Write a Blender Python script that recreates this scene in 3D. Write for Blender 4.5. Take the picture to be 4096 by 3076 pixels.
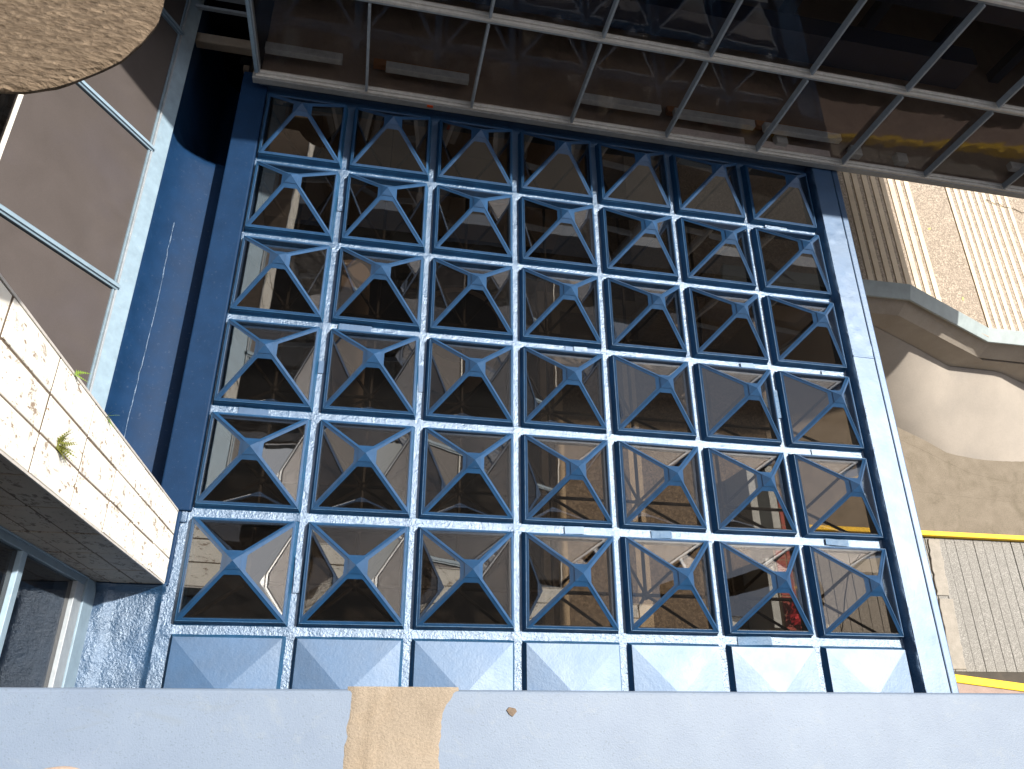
import bpy, bmesh, math, random
from mathutils import Vector, Matrix, noise
R = math.radians
random.seed(7)
for o in list(bpy.data.objects): bpy.data.objects.remove(o)
S = bpy.context.scene
COL = S.collection

# ------------------------------------------------------------------ camera
cam_d = bpy.data.cameras.new('camera'); cam = bpy.data.objects.new('camera', cam_d); COL.objects.link(cam)
cam_d.sensor_width = 36; cam_d.lens = 26.145; cam_d.clip_start = 0.05; cam_d.clip_end = 800
cam.matrix_world = Matrix(((0.97912466, -0.08233455, -0.18583846, -2.003736),
                           (-0.00275154, 0.90883354, -0.41714989, -0.7415095),
                           (0.20324207, 0.40895308, 0.88963478, 6.9576437), (0, 0, 0, 1)))
S.camera = cam
S.render.resolution_x = 1024; S.render.resolution_y = 769

# ------------------------------------------------------------------ light
SUN_AZ, SUN_EL = 20.0, 60.0
W = bpy.data.worlds.new('World'); S.world = W; W.use_nodes = True
wn = W.node_tree.nodes; wl = W.node_tree.links; wn.clear()
sky = wn.new('ShaderNodeTexSky'); sky.sky_type = 'NISHITA'; sky.sun_disc = False
sky.sun_elevation = R(SUN_EL); sky.sun_rotation = R(90 - SUN_AZ)
sky.dust_density = 4.0; sky.air_density = 1.0; sky.ozone_density = 1.0
bg = wn.new('ShaderNodeBackground'); bg.inputs['Strength'].default_value = 0.085
wo = wn.new('ShaderNodeOutputWorld'); hs = wn.new('ShaderNodeHueSaturation'); hs.inputs['Saturation'].default_value = .5   # thin bright haze
wl.new(sky.outputs[0], hs.inputs['Color']); wl.new(hs.outputs[0], bg.inputs[0]); wl.new(bg.outputs[0], wo.inputs[0])
sd = bpy.data.lights.new('sun', 'SUN'); sd.energy = 4.2; sd.angle = R(0.9); sd.color = (1, .95, .86)
sun = bpy.data.objects.new('sun', sd); COL.objects.link(sun)
sv = Vector((math.cos(R(SUN_EL))*math.cos(R(SUN_AZ)), math.cos(R(SUN_EL))*math.sin(R(SUN_AZ)), math.sin(R(SUN_EL))))
sun.rotation_euler = sv.to_track_quat('Z', 'Y').to_euler(); sun.location = (30, 14, 50)
S.view_settings.view_transform = 'Standard'; S.view_settings.look = 'None'
S.view_settings.exposure = 1.0; S.view_settings.gamma = 1; S.view_settings.use_curve_mapping = False

# ------------------------------------------------------------------ materials
class NT:
    def __init__(s, name):
        s.m = bpy.data.materials.new(name); s.m.use_nodes = True
        s.n = s.m.node_tree.nodes; s.l = s.m.node_tree.links; s.n.clear()
        s.out = s.n.new('ShaderNodeOutputMaterial')
        s.geo = s.n.new('ShaderNodeNewGeometry')
        s.obj = s.n.new('ShaderNodeObjectInfo')
    def add(s, t, **k):
        n = s.n.new(t)
        for a, b in k.items(): setattr(n, a, b)
        return n
    def set(s, n, **k):
        for a, b in k.items():
            i = n.inputs[a.replace('_', ' ')] if a.replace('_', ' ') in n.inputs else n.inputs[a]
            if hasattr(b, 'is_output'): s.l.new(b, i)
            else: i.default_value = b
        return n
    def pos(s, scale=(1, 1, 1), rot=(0, 0, 0)):
        mp = s.add('ShaderNodeMapping'); mp.inputs['Scale'].default_value = scale; mp.inputs['Rotation'].default_value = rot
        s.l.new(s.geo.outputs['Position'], mp.inputs['Vector']); return mp.outputs[0]
    def noise(s, scale, detail=4, rough=.6, vec=None, dist=0):
        n = s.add('ShaderNodeTexNoise'); n.inputs['Scale'].default_value = scale; n.inputs['Detail'].default_value = detail
        n.inputs['Roughness'].default_value = rough; n.inputs['Distortion'].default_value = dist
        s.l.new(vec if vec else s.geo.outputs['Position'], n.inputs['Vector']); return n.outputs['Fac']
    def voro(s, scale, feature='F1', vec=None, out='Distance'):
        n = s.add('ShaderNodeTexVoronoi', feature=feature); n.inputs['Scale'].default_value = scale
        s.l.new(vec if vec else s.geo.outputs['Position'], n.inputs['Vector']); return n.outputs[out]
    def ramp(s, fac, stops):
        r = s.add('ShaderNodeValToRGB'); e = r.color_ramp.elements
        while len(e) < len(stops): e.new(.5)
        for i, (p, c) in enumerate(stops):
            e[i].position = p; e[i].color = (c, c, c, 1) if isinstance(c, (int, float)) else (*c, 1)
        s.l.new(fac, r.inputs[0]); return r.outputs[0]
    def mix(s, f, a, b, mode='MIX'):
        m = s.add('ShaderNodeMix', data_type='RGBA', blend_type=mode)
        for i, v in ((0, f), (6, a), (7, b)):
            if hasattr(v, 'is_output'): s.l.new(v, m.inputs[i])
            else: m.inputs[i].default_value = v if i == 0 else (*v, 1)
        return m.outputs[2]
    def math(s, op, a, b=0.):
        m = s.add('ShaderNodeMath', operation=op)
        for i, v in enumerate((a, b)):
            if hasattr(v, 'is_output'): s.l.new(v, m.inputs[i])
            else: m.inputs[i].default_value = v
        return m.outputs[0]
    def bump(s, h, strength=.3, dist=.01, normal=None):
        b = s.add('ShaderNodeBump'); b.inputs['Strength'].default_value = strength; b.inputs['Distance'].default_value = dist
        s.l.new(h, b.inputs['Height'])
        if normal: s.l.new(normal, b.inputs['Normal'])
        return b.outputs[0]
    def princ(s, color, rough=.5, normal=None, spec=.5, metal=0., coat=0., coat_rough=.1, ior=1.5, tint=(1, 1, 1)):
        p = s.add('ShaderNodeBsdfPrincipled'); p.inputs['IOR'].default_value = ior; p.inputs['Specular Tint'].default_value = (*tint, 1)
        for k, v in (('Base Color', color), ('Roughness', rough), ('Normal', normal), ('Specular IOR Level', spec), ('Metallic', metal), ('Coat Weight', coat), ('Coat Roughness', coat_rough)):
            if v is None: continue
            if hasattr(v, 'is_output'): s.l.new(v, p.inputs[k])
            elif isinstance(v, tuple): p.inputs[k].default_value = (*v, 1)
            else: p.inputs[k].default_value = v
        return p.outputs[0]
    def done(s, sh): s.l.new(sh, s.out.inputs[0]); return s.m

def mat_membrane(name, base, rough, bump_s, spec=.8, ior=2.0, tint=(.72, .84, 1.)):
    t = NT(name)
    n1 = t.noise(9, 3); n2 = t.noise(55, 5, .65); n4 = t.noise(24, 3, .55, None, .6); n3 = t.noise(3.2, 4)
    pits = t.ramp(t.voro(24), [(0.0, 0.), (.12, 1.)])
    h = t.math('ADD', t.math('ADD', t.math('MULTIPLY', n1, .9), t.math('MULTIPLY', n4, .8)), t.math('ADD', t.math('MULTIPLY', n2, .8), t.math('MULTIPLY', pits, .16)))
    c = t.mix(t.ramp(n3, [(.35, 0), (.7, 1)]), tuple(x*.82 for x in base), tuple(min(1, x*1.18) for x in base))
    spk = t.ramp(t.noise(140, 2, .5), [(.70, 0), (.76, 1)])
    c = t.mix(t.math('MULTIPLY', spk, .22), c, (.35, .42, .5))
    rr = t.math('ADD', rough-.07, t.math('MULTIPLY', n3, .16))
    return t.done(t.princ(c, rr, t.bump(h, bump_s, .026), spec, ior=ior, tint=tint))
def mat_paint(name, base, rough=.4, spec=.6, wear=.12, wearcol=(.4, .42, .42), bump_s=.1, nscale=14, ior=1.5):
    t = NT(name)
    n = t.noise(nscale, 5); n2 = t.noise(90, 3)
    c = t.mix(t.ramp(n, [(.3, 0), (.72, 1)]), tuple(x*.86 for x in base), tuple(min(1, x*1.12) for x in base))
    c = t.mix(t.math('MULTIPLY', t.ramp(t.noise(30, 6, .7), [(.60, 0), (.68, 1)]), wear), c, wearcol)
    hv = t.add('ShaderNodeHueSaturation'); t.l.new(c, hv.inputs['Color']); t.l.new(t.math('ADD', .88, t.math('MULTIPLY', t.obj.outputs['Random'], .24)), hv.inputs['Value']); c = hv.outputs[0]
    return t.done(t.princ(c, t.math('ADD', rough-.08, t.math('MULTIPLY', n, .16)), t.bump(t.math('ADD', n2, n), bump_s, .006), spec, ior=ior))
def mat_glass(name, tint, dust=.06, dustcol=(.25, .23, .22), rough=.015, f0=.045, fg=.9, gb=.04):
    t = NT(name)
    lw = t.add('ShaderNodeLayerWeight'); lw.inputs['Blend'].default_value = .5
    fac = t.math('ADD', f0, t.math('MULTIPLY', t.math('POWER', lw.outputs['Facing'], 5.), fg))
    tr = t.add('ShaderNodeBsdfTransparent'); tr.inputs[0].default_value = (*tint, 1)
    gl = t.add('ShaderNodeBsdfGlossy'); gl.inputs['Roughness'].default_value = rough; gl.inputs[0].default_value = (1, 1, 1, 1)
    t.l.new(t.bump(t.noise(2.2, 2), gb, .05), gl.inputs['Normal'])
    m = t.add('ShaderNodeMixShader'); t.l.new(fac, m.inputs[0]); t.l.new(tr.outputs[0], m.inputs[1]); t.l.new(gl.outputs[0], m.inputs[2])
    df = t.add('ShaderNodeBsdfDiffuse'); df.inputs[0].default_value = (*dustcol, 1)
    nz = t.noise(5, 6, .65, t.pos((1, 2.2, 1), (0, 0, .6)), 1.2)
    sp = t.ramp(t.noise(60, 3), [(.62, 0), (.75, .35)])
    d = t.math('MULTIPLY', t.math('ADD', t.ramp(nz, [(.3, .25), (.75, 1.7)]), sp), t.math('MULTIPLY', dust, t.math('ADD', .3, t.math('MULTIPLY', t.math('POWER', t.obj.outputs['Random'], 3.), 4.))))
    m2 = t.add('ShaderNodeMixShader'); t.l.new(d, m2.inputs[0]); t.l.new(m.outputs[0], m2.inputs[1]); t.l.new(df.outputs[0], m2.inputs[2])
    return t.done(m2.outputs[0])
def mat_concrete(name, c1, c2, nscale=3., rough=.8, bump_s=.25, stain=(.12, .1, .08), stain_a=.3, grain=60, gr=.12):
    t = NT(name)
    n = t.noise(nscale, 6, .6); g = t.noise(grain, 4, .7); st = t.ramp(t.noise(nscale*.45, 6, .7, None, .8), [(.52, 0), (.72, 1)])
    c = t.mix(t.ramp(n, [(.3, 0), (.7, 1)]), c1, c2)
    c = t.mix(t.math('MULTIPLY', st, stain_a), c, stain)
    c = t.mix(gr, c, t.ramp(g, [(.3, 0.), (.7, 1.)]), 'OVERLAY')
    return t.done(t.princ(c, rough, t.bump(t.math('ADD', g, n), bump_s, .01), .3))
def mat_gravel(name, dark, mid, light, scale=45):
    t = NT(name)
    v = t.add('ShaderNodeTexVoronoi'); v.inputs['Scale'].default_value = scale; t.l.new(t.geo.outputs['Position'], v.inputs['Vector'])
    sep = t.add('ShaderNodeSeparateColor'); t.l.new(v.outputs['Color'], sep.inputs[0])
    c = t.ramp(sep.outputs[0], [(.0, dark), (.55, mid), (.95, light)])
    c = t.mix(t.ramp(t.noise(2.5, 5), [(.35, 0), (.7, .5)]), c, mid)
    return t.done(t.princ(c, .8, t.bump(v.outputs['Distance'], .5, .01), .3))

M = {}
M['blue_roof'] = mat_membrane('blue_membrane', (.006, .042, .105), .41, .36, .9, 1.9)
M['blue_curb'] = mat_membrane('blue_curb_membrane', (.011, .060, .135), .42, .25, .5, 1.5)
M['blue_rough'] = mat_membrane('blue_rough_membrane', (.005, .036, .092), .38, .42, .8, 1.8)
M['blue_panel'] = mat_membrane('blue_panel_paint', (.007, .046, .118), .52, .08, .92, 1.70, (.70, .82, 1.))
M['blue_frame'] = mat_paint('blue_frame_paint', (.008, .048, .124), .42, .7, .14, (.2, .28, .36), .3, 10, 1.58)
M['blue_dark'] = mat_paint('blue_gutter_shade_paint', (.0042, .0225, .064), .6, .14, .05, (.4, .45, .5), .15, 5)  # darker than the roof blue: left gutter's shade put into the base colour
M['lightblue'] = mat_paint('light_blue_paint', (.215, .295, .365), .5, .4, .25, (.42, .42, .40), .12, 9)
M['alu'] = mat_paint('grey_aluminium', (.26, .29, .32), .45, .5, .5, (.5, .46, .38), .1, 14)
M['alu_blue'] = mat_paint('blue_grey_aluminium', (.165, .23, .285), .42, .5, .3, (.35, .33, .28), .1, 14)
M['mullion'] = mat_paint('weathered_mullion', (.27, .305, .335), .5, .4, .4, (.25, .24, .22), .15, 22)
M['cream_ledge'] = mat_paint('cream_ledge_paint', (.62, .59, .54), .6, .3, .5, (.28, .14, .07), .15, 12)
M['grey_sill'] = mat_paint('grey_sill_paint', (.27, .275, .27), .6, .3, .3, (.2, .19, .17), .15, 12)
M['glass'] = mat_glass('skylight_glass', (.60, .565, .53), .007, (.22, .205, .20), .012, .17, .8, .012)
M['glass_facade'] = mat_glass('facade_glass', (.90, .86, .83), .012, (.2, .17, .15), .02, .014, .4)
M['glass_dark'] = mat_glass('window_glass', (.40, .38, .38), .02)
def brown_pane():
    t = NT('brown_film_pane')
    n = t.noise(2.2, 5, .6, None, .5); g = t.noise(120, 2); bl = t.ramp(t.noise(.9, 4, .6, None, .4), [(.55, 0), (.68, 1)])
    c = t.mix(t.ramp(n, [(.3, 0), (.75, 1)]), (.066, .056, .053), (.081, .069, .066))
    c = t.mix(t.math('MULTIPLY', bl, .35), c, (.07, .062, .07))
    c = t.mix(.08, c, t.ramp(g, [(.3, 0.), (.7, 1.)]), 'OVERLAY')
    return t.done(t.princ(c, .5, None, .25, 0, .35, .03))
M['brown_pane'] = brown_pane()
def parapet():
    t = NT('pale_blue_parapet')
    n = t.noise(14, 5, .6); n2 = t.noise(380, 3, .6); big = t.noise(3.2, 4)
    c = t.mix(t.ramp(big, [(.3, 0), (.7, 1)]), (.128, .166, .232), (.150, .192, .262))
    c = t.mix(t.ramp(n, [(.35, 0), (.75, .5)]), c, (.175, .22, .285))
    pit = t.ramp(t.noise(260, 2, .5, t.pos((1, 1.7, 1), (0, 0, .7))), [(.30, 1), (.38, 0)])
    c = t.mix(t.math('MULTIPLY', pit, .55), c, (.10, .13, .16))
    c = t.mix(t.math('MULTIPLY', t.ramp(t.noise(22, 6, .75, None, .7), [(.56, 0), (.66, 1)]), .35), c, (.20, .23, .26))
    c = t.mix(t.math('MULTIPLY', t.ramp(t.noise(7, 6, .7, t.pos((1, 3, 1)), .9), [(.60, 0), (.68, 1)]), .3), c, (.14, .165, .19))
    return t.done(t.princ(c, .54, t.bump(n2, .22, .002), .42))
M['parapet'] = parapet()
M['plaster'] = mat_concrete('beige_plaster', (.245, .20, .152), (.29, .24, .185), 12, .9, .45, (.28, .2, .12), .3, 300, .15)
def rough_stucco():
    t = NT('rough_stucco')
    n = t.noise(20, 6, .7, t.pos((1, 2.4, 1.2), (0, 0, .55)), .5); v = t.voro(34, 'F1', t.pos((1, 2.2, 1), (0, 0, .55)))
    h = t.math('ADD', n, t.math('MULTIPLY', v, .5)); red = t.ramp(t.noise(9, 3), [(.68, 0), (.74, 1)])
    c = t.mix(t.ramp(n, [(.32, 0), (.68, 1)]), (.11, .078, .052), (.24, .18, .125))
    c = t.mix(t.math('MULTIPLY', red, .5), c, (.15, .05, .025))
    return t.done(t.princ(c, .9, t.bump(h, 1., .045), .2))
M['stucco'] = rough_stucco()
def tile(name, base, dirt, th=.55):
    t = NT(name)
    n = t.noise(9, 6, .72, t.pos((1, 1, .8)), .6); p = t.noise(46, 4, .6, t.pos((1, 1, .45)))
    blot = t.math('MULTIPLY', t.ramp(n, [(th, 0), (th+.05, 1)]), t.ramp(p, [(.47, 0), (.54, 1)]))
    pit = t.ramp(t.noise(30, 2, .5, t.pos((1, 1, .4))), [(.69, 0), (.72, 1)])
    c = t.mix(t.ramp(t.noise(5, 3), [(.3, 0), (.7, 1)]), base, tuple(x*.88 for x in base))
    c = t.mix(t.math('MAXIMUM', t.math('MULTIPLY', blot, .9), pit), c, dirt)
    return t.done(t.princ(c, .55, t.bump(t.math('SUBTRACT', t.math('MULTIPLY', n, .2), blot), .3, .004), .35))
M['tile'] = tile('cream_tile', (.86, .825, .75), (.27, .19, .13))
M['tile_shaded_dirty'] = tile('shaded_dirty_tile', (.46, .39, .32), (.14, .10, .075), .51)  # tile copy for the shaded pier face: shade in the base, heavier stains too
M['grout'] = mat_concrete('dirty_grout', (.10, .075, .055), (.18, .135, .10), 12, .95, .3)
M['bead'] = mat_paint('tile_corner_bead', (.60, .57, .54), .5, .4, .3, (.3, .24, .2), .1)
M['coping'] = mat_paint('blue_grey_coping', (.235, .275, .28), .5, .5, .25, (.3, .3, .28), .12, 5)
M['wall_conc'] = mat_concrete('beige_concrete', (.30, .262, .22), (.36, .318, .27), 2.2, .85, .2, (.22, .17, .12), .35)
M['bank_conc'] = mat_concrete('smooth_bank_concrete', (.25, .222, .192), (.305, .268, .23), 1.3, .8, .12, (.22, .20, .185), .6, 40, .06)
M['ground_conc'] = mat_concrete('mossy_pavement_concrete', (.145, .12, .09), (.185, .155, .12), 4, .9, .4, (.08, .065, .04), .5, 50, .2)
M['gravel'] = mat_gravel('exposed_aggregate', (.16, .13, .098), (.26, .212, .168), (.44, .37, .295), 48)
M['nosing'] = mat_concrete('smooth_nosing', (.50, .41, .30), (.58, .49, .37), 3, .7, .1, (.3, .2, .12), .25)
M['road'] = mat_gravel('grey_ribbed_concrete', (.15, .143, .13), (.20, .19, .175), (.34, .325, .305), 85)
M['road_dark'] = mat_concrete('road_joint', (.05, .045, .04), (.07, .06, .05), 5, .95, .2)
M['screed'] = mat_concrete('pale_screed', (.24, .22, .19), (.31, .28, .245), 8, .9, .4, (.2, .17, .14), .4)
M['yellow'] = mat_paint('yellow_road_paint', (.72, .46, .012), .6, .3, .35, (.35, .25, .08), .2, 9)
M['pink'] = mat_concrete('pink_pavement', (.27, .20, .175), (.32, .235, .205), 4, .85, .2)
M['hall_floor'] = mat_gravel('brown_aggregate_floor', (.065, .047, .03), (.11, .082, .055), (.18, .135, .09), 34)
M['hall_cream'] = mat_concrete('cream_floor_strip', (.30, .235, .155), (.36, .285, .19), 4, .7, .1)
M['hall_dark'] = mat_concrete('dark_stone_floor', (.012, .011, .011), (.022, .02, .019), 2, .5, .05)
M['hall_wall'] = mat_concrete('beige_hall_wall', (.30, .23, .17), (.36, .28, .21), 1.5, .7, .05, (.2, .15, .1), .2)
M['steel'] = mat_paint('dark_brown_steel', (.022, .016, .012), .5, .4, .1, (.05, .04, .03), .1)
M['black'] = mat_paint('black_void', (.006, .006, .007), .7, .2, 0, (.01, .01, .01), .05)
M['brown_floor'] = mat_concrete('office_brown_floor', (.20, .17, .145), (.28, .235, .20), 2, .6, .05, (.06, .04, .03), .4)
M['wood'] = mat_paint('brown_wood', (.30, .15, .07), .5, .3, .3, (.08, .04, .02), .1, 6)
M['rail_grey'] = mat_paint('pale_grey_rail', (.52, .60, .65), .5, .4, .2, (.3, .3, .3), .1)
M['paper'] = mat_paint('grey_panel', (.74, .73, .74), .7, .3, .2, (.2, .2, .2), .1)
M['navy'] = mat_paint('navy_band', (.018, .030, .065), .5, .4, .1, (.05, .06, .08), .1)
M['post'] = mat_paint('pale_grey_post', (.34, .37, .38), .6, .3, .2, (.25, .26, .27), .1)
M['brick'] = mat_concrete('maroon_brick', (.24, .055, .045), (.30, .075, .06), 6, .85, .25, (.15, .04, .03), .3)
M['mortar'] = mat_concrete('planter_mortar', (.26, .20, .14), (.32, .25, .18), 6, .9, .3)
M['flower'] = mat_paint('red_flower', (.30, .012, .02), .6, .3, .2, (.1, .0, .01), .1)
M['leaf'] = mat_paint('fern_green', (.15, .16, .03), .6, .3, .5, (.26, .20, .06), .1)
M['seedling'] = mat_paint('seedling_green', (.14, .22, .03), .5, .3, .2, (.2, .25, .05), .1)
M['dry_leaf'] = mat_paint('yellow_leaf', (.55, .48, .12), .6, .3, .3, (.4, .28, .06), .1)
M['twig'] = mat_paint('dry_twig', (.10, .075, .04), .8, .2, .2, (.05, .04, .02), .1)
M['cable'] = mat_paint('white_cable', (.6, .58, .55), .5, .3, .1, (.4, .4, .4), .05)
M['clay'] = mat_concrete('beige_clay', (.42, .31, .24), (.50, .38, .30), 12, .8, .2)
M['orange'] = mat_paint('orange_sticker', (.6, .08, .02), .5, .3, .2, (.4, .06, .02), .05)
M['earth'] = mat_concrete('ground_earth', (.20, .17, .13), (.26, .22, .17), .5, .9, .1)
M['bldg'] = mat_concrete('camera_building_render', (.013, .012, .011), (.02, .018, .017), 1, .8, .1)

# ------------------------------------------------------------------ helpers
def tag(o, label=None, cat=None, group=None, kind=None):
    for k, v in (('label', label), ('category', cat), ('group', group), ('kind', kind)):
        if v: o[k] = v
    return o
def link(name, me, parent=None):
    o = bpy.data.objects.new(name, me); COL.objects.link(o)
    if parent: o.parent = parent
    return o
def empty(name, loc, label, cat, group=None):
    o = link(name, None); o.location = loc; o.empty_display_size = .1
    return tag(o, label, cat, group)
def mesh(name, verts, faces, mat, smooth=False, fix=True):
    me = bpy.data.meshes.new(name); me.from_pydata([tuple(v) for v in verts], [], faces); me.materials.append(mat)
    if fix:
        bm = bmesh.new(); bm.from_mesh(me); bmesh.ops.recalc_face_normals(bm, faces=bm.faces); bm.to_mesh(me); bm.free()
    if smooth:
        for p in me.polygons: p.use_smooth = True
        try: me.set_sharp_from_angle(angle=R(50))
        except Exception: pass
    return me
def local(o, parent):
    """parent is an Empty: vertices are given in world space, move them to the parent's frame"""
    if parent: o.matrix_parent_inverse = Matrix.Translation(-Vector(parent.location)) if parent.parent is None else Matrix.Identity(4)
    return o
def part(name, me, parent=None):
    o = link(name, me, parent); return local(o, parent)
class MB:
    def __init__(s): s.v = []; s.f = []
    def poly(s, pts):
        b = len(s.v); s.v += [tuple(p) for p in pts]; s.f.append(tuple(range(b, b+len(pts)))); return s
    def box(s, x0, x1, y0, y1, z0, z1):
        b = len(s.v)
        s.v += [(x, y, z) for z in (z0, z1) for y in (y0, y1) for x in (x0, x1)]
        s.f += [tuple(b+i for i in q) for q in ((0, 2, 3, 1), (4, 5, 7, 6), (0, 1, 5, 4), (2, 6, 7, 3), (0, 4, 6, 2), (1, 3, 7, 5))]; return s
    def prism(s, pts, d):
        """closed polygon pts extruded by vector d"""
        b = len(s.v); n = len(pts); d = Vector(d)
        s.v += [tuple(Vector(p)) for p in pts] + [tuple(Vector(p)+d) for p in pts]
        s.f.append(tuple(range(b+n-1, b-1, -1))); s.f.append(tuple(range(b+n, b+2*n)))
        for i in range(n):
            j = (i+1) % n; s.f.append((b+i, b+j, b+n+j, b+n+i))
        return s
    def ring(s, outer, inner, d):
        n = len(outer); b = len(s.v); d = Vector(d)
        L = [[Vector(p) for p in outer], [Vector(p) for p in inner], [Vector(p)+d for p in outer], [Vector(p)+d for p in inner]]
        for q in L: s.v += [tuple(p) for p in q]
        for i in range(n):
            j = (i+1) % n
            s.f += [(b+i, b+j, b+n+j, b+n+i), (b+2*n+i, b+3*n+i, b+3*n+j, b+2*n+j), (b+i, b+2*n+i, b+2*n+j, b+j), (b+n+i, b+n+j, b+3*n+j, b+3*n+i)]
        return s
    def tube(s, a, c, r, n=6):
        a = Vector(a); c = Vector(c); d = (c-a).normalized(); u = d.orthogonal().normalized(); w = d.cross(u); b = len(s.v)
        for p in (a, c):
            for i in range(n):
                t = 2*math.pi*i/n; s.v.append(tuple(p+(u*math.cos(t)+w*math.sin(t))*r))
        for i in range(n):
            j = (i+1) % n; s.f.append((b+i, b+j, b+n+j, b+n+i))
        s.f.append(tuple(range(b+n-1, b-1, -1))); s.f.append(tuple(range(b+n, b+2*n))); return s
    def sweep_y(s, prof, y0, y1, ny=1, closed=True):
        """profile of (x, z) swept along y"""
        b = len(s.v); n = len(prof)
        for k in range(ny+1):
            y = y0+(y1-y0)*k/ny; s.v += [(x, y, z) for x, z in prof]
        for k in range(ny):
            for i in range(n if closed else n-1):
                j = (i+1) % n; s.f.append((b+k*n+i, b+k*n+j, b+(k+1)*n+j, b+(k+1)*n+i))
        if closed:
            s.f.append(tuple(range(b+n-1, b-1, -1))); s.f.append(tuple(range(b+ny*n, b+ny*n+n)))
        return s
    def mesh(s, name, mat, smooth=False): return mesh(name, s.v, s.f, mat, smooth)
    def obj(s, name, mat, parent=None, smooth=False): return part(name, s.mesh(name, mat, smooth), parent)
def bevel(o, w=.004, seg=2):
    m = o.modifiers.new('bevel', 'BEVEL'); m.width = w; m.segments = seg; m.limit_method = 'ANGLE'; m.angle_limit = R(40); return o
def boxobj(name, b, mat, parent=None, bev=0):
    o = MB().box(*b).obj(name, mat, parent)
    if bev: bevel(o, bev)
    return o
ORD = ['first', 'second', 'third', 'fourth', 'fifth', 'sixth', 'seventh', 'eighth', 'ninth', 'tenth']

# ================================================================== GROUND, ROAD, STAIRS
gz = -5.0
tag(boxobj('ground', (-120, 120, -120, 120, -6.2, -5.30), M['earth']), kind='structure')
pav = MB().box(5.4, 30, 2.565, 6.6, -5.28, gz).obj('pavement', M['ground_conc']); tag(pav, kind='structure')
# narrow joints drawn as grooves between pavement slabs: a raised second layer of three slabs
road = boxobj('road', (5.3, 30, -.35, 2.48, -5.29, -5.135), M['road_dark']); tag(road, kind='structure')
slab_me = MB().box(0, .1985, 0, 2.36, -5.14, -5.115).mesh('slab', M['road'])
x = 5.3
while x < 13:
    if True:
        o = link('slab', slab_me, road); o.location = (x, .105, random.uniform(-.004, .004)); o.rotation_euler = (0, 0, random.uniform(-.004, .004))
    x += .2105
scr = empty('screed_strip', (8.6, 1.3, -5.11), 'pale rough screed strip in two pieces across the ribbed road', 'screed strip')
def ragged(x0, x1, y0, y1, z0, z1, skew=0, n=14, a=.018):
    m = []; rnd = random.uniform
    for i in range(n+1): m.append((x0+skew*(i/n)+rnd(-a, a), y1+(y0-y1)*i/n, z0))
    for i in range(n, -1, -1): m.append((x1+skew*(i/n)+rnd(-a, a), y1+(y0-y1)*i/n, z0))
    mb = MB(); b = len(m)
    top = [(p[0], p[1], z1) for p in m]
    mb.v = m+top
    for i in range(n):
        j = 2*n+1-i
        mb.f.append((b+i, b+i+1, b+j-1, b+j))
    for i in range(b): mb.f.append((i, (i+1) % b, b+(i+1) % b, b+i))
    return mb
bevel(ragged(8.50, 8.75, 1.40, 2.44, -5.135, -5.085, -.08).obj('strip_piece', M['screed'], scr), .012)
bevel(ragged(8.44, 8.74, .14, 1.345, -5.135, -5.085, -.09).obj('strip_piece', M['screed'], scr), .012)
k1 = tag(boxobj('yellow_kerb', (5.42, 30, 2.475, 2.563, -5.29, -4.975), M['yellow'], None, .012), 'yellow painted kerb along the far side of the ribbed road', 'kerb', 'yellow kerbs')
k2 = MB().prism([(5.42, .35, -5.29), (30, -2.2, -5.29), (30, -2.33, -5.29), (5.42, .215, -5.29)], (0, 0, .31)).obj('yellow_kerb', M['yellow'])
bevel(k2, .012); tag(k2, 'yellow painted kerb beside the pink pavement near the parapet', 'kerb', 'yellow kerbs')
pk = MB().prism([(5.42, .21, -5.29), (30, -2.34, -5.29), (30, -6, -5.29), (5.42, -6, -5.29)], (0, 0, .28)).obj('pink_pavement', M['pink']); tag(pk, kind='structure')

# sloped concrete bank under the stairs
wall_b = [(4.2, -2.2), (5.6, -2.7), (6.85, -3.22), (8.1, -3.78), (9.3, -4.36), (10.5, -4.39), (11.45, -4.77), (17, -4.85)]
bot = [(4.2, 6.2), (6.6, 5.35), (7.4, 5.02), (8.25, 4.66), (8.9, 4.37), (9.36, 4.11), (10.08, 4.03), (17, 4.0)]
def lerp_poly(P, x):
    for (a, b), (c, d) in zip(P, P[1:]):
        if a <= x <= c: return b+(d-b)*(x-a)/(c-a)
    return P[-1][1]
mb = MB(); nx, ny = 60, 12
for i in range(nx+1):
    xx = 4.2+12.8*i/nx; yb = lerp_poly(bot, xx); zt = lerp_poly(wall_b, xx)
    for j in range(ny+1):
        t = j/ny; y = yb+(5.79-yb)*t if yb < 5.79 else yb; z = gz-.02+(zt-gz)*(t**.92)
        mb.v.append((xx, y, z))
for i in range(nx):
    for j in range(ny):
        a = i*(ny+1)+j; mb.f.append((a, a+1, a+ny+2, a+ny+1))
o = mb.obj('concrete_bank', M['bank_conc'], None, True); tag(o, kind='structure')
# pavement joints as slim raised ribs? -> thin recessed seams are left to the slabs below
for pts in (((7.4, 4.75), (8.6, 4.27), (9.75, 3.77), (10.5, 3.66), (14, 3.55)), ((7.2, 3.42), (9.0, 3.30), (14, 3.1)), ((8.6, 2.57), (9.6, 3.1), (11, 3.72))):
    mb = MB()
    for a, b in zip(pts, pts[1:]): mb.tube((*a, gz-.003), (*b, gz-.003), .006, 5)
    tag(mb.obj('joint', M['ground_conc'], pav))

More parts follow.
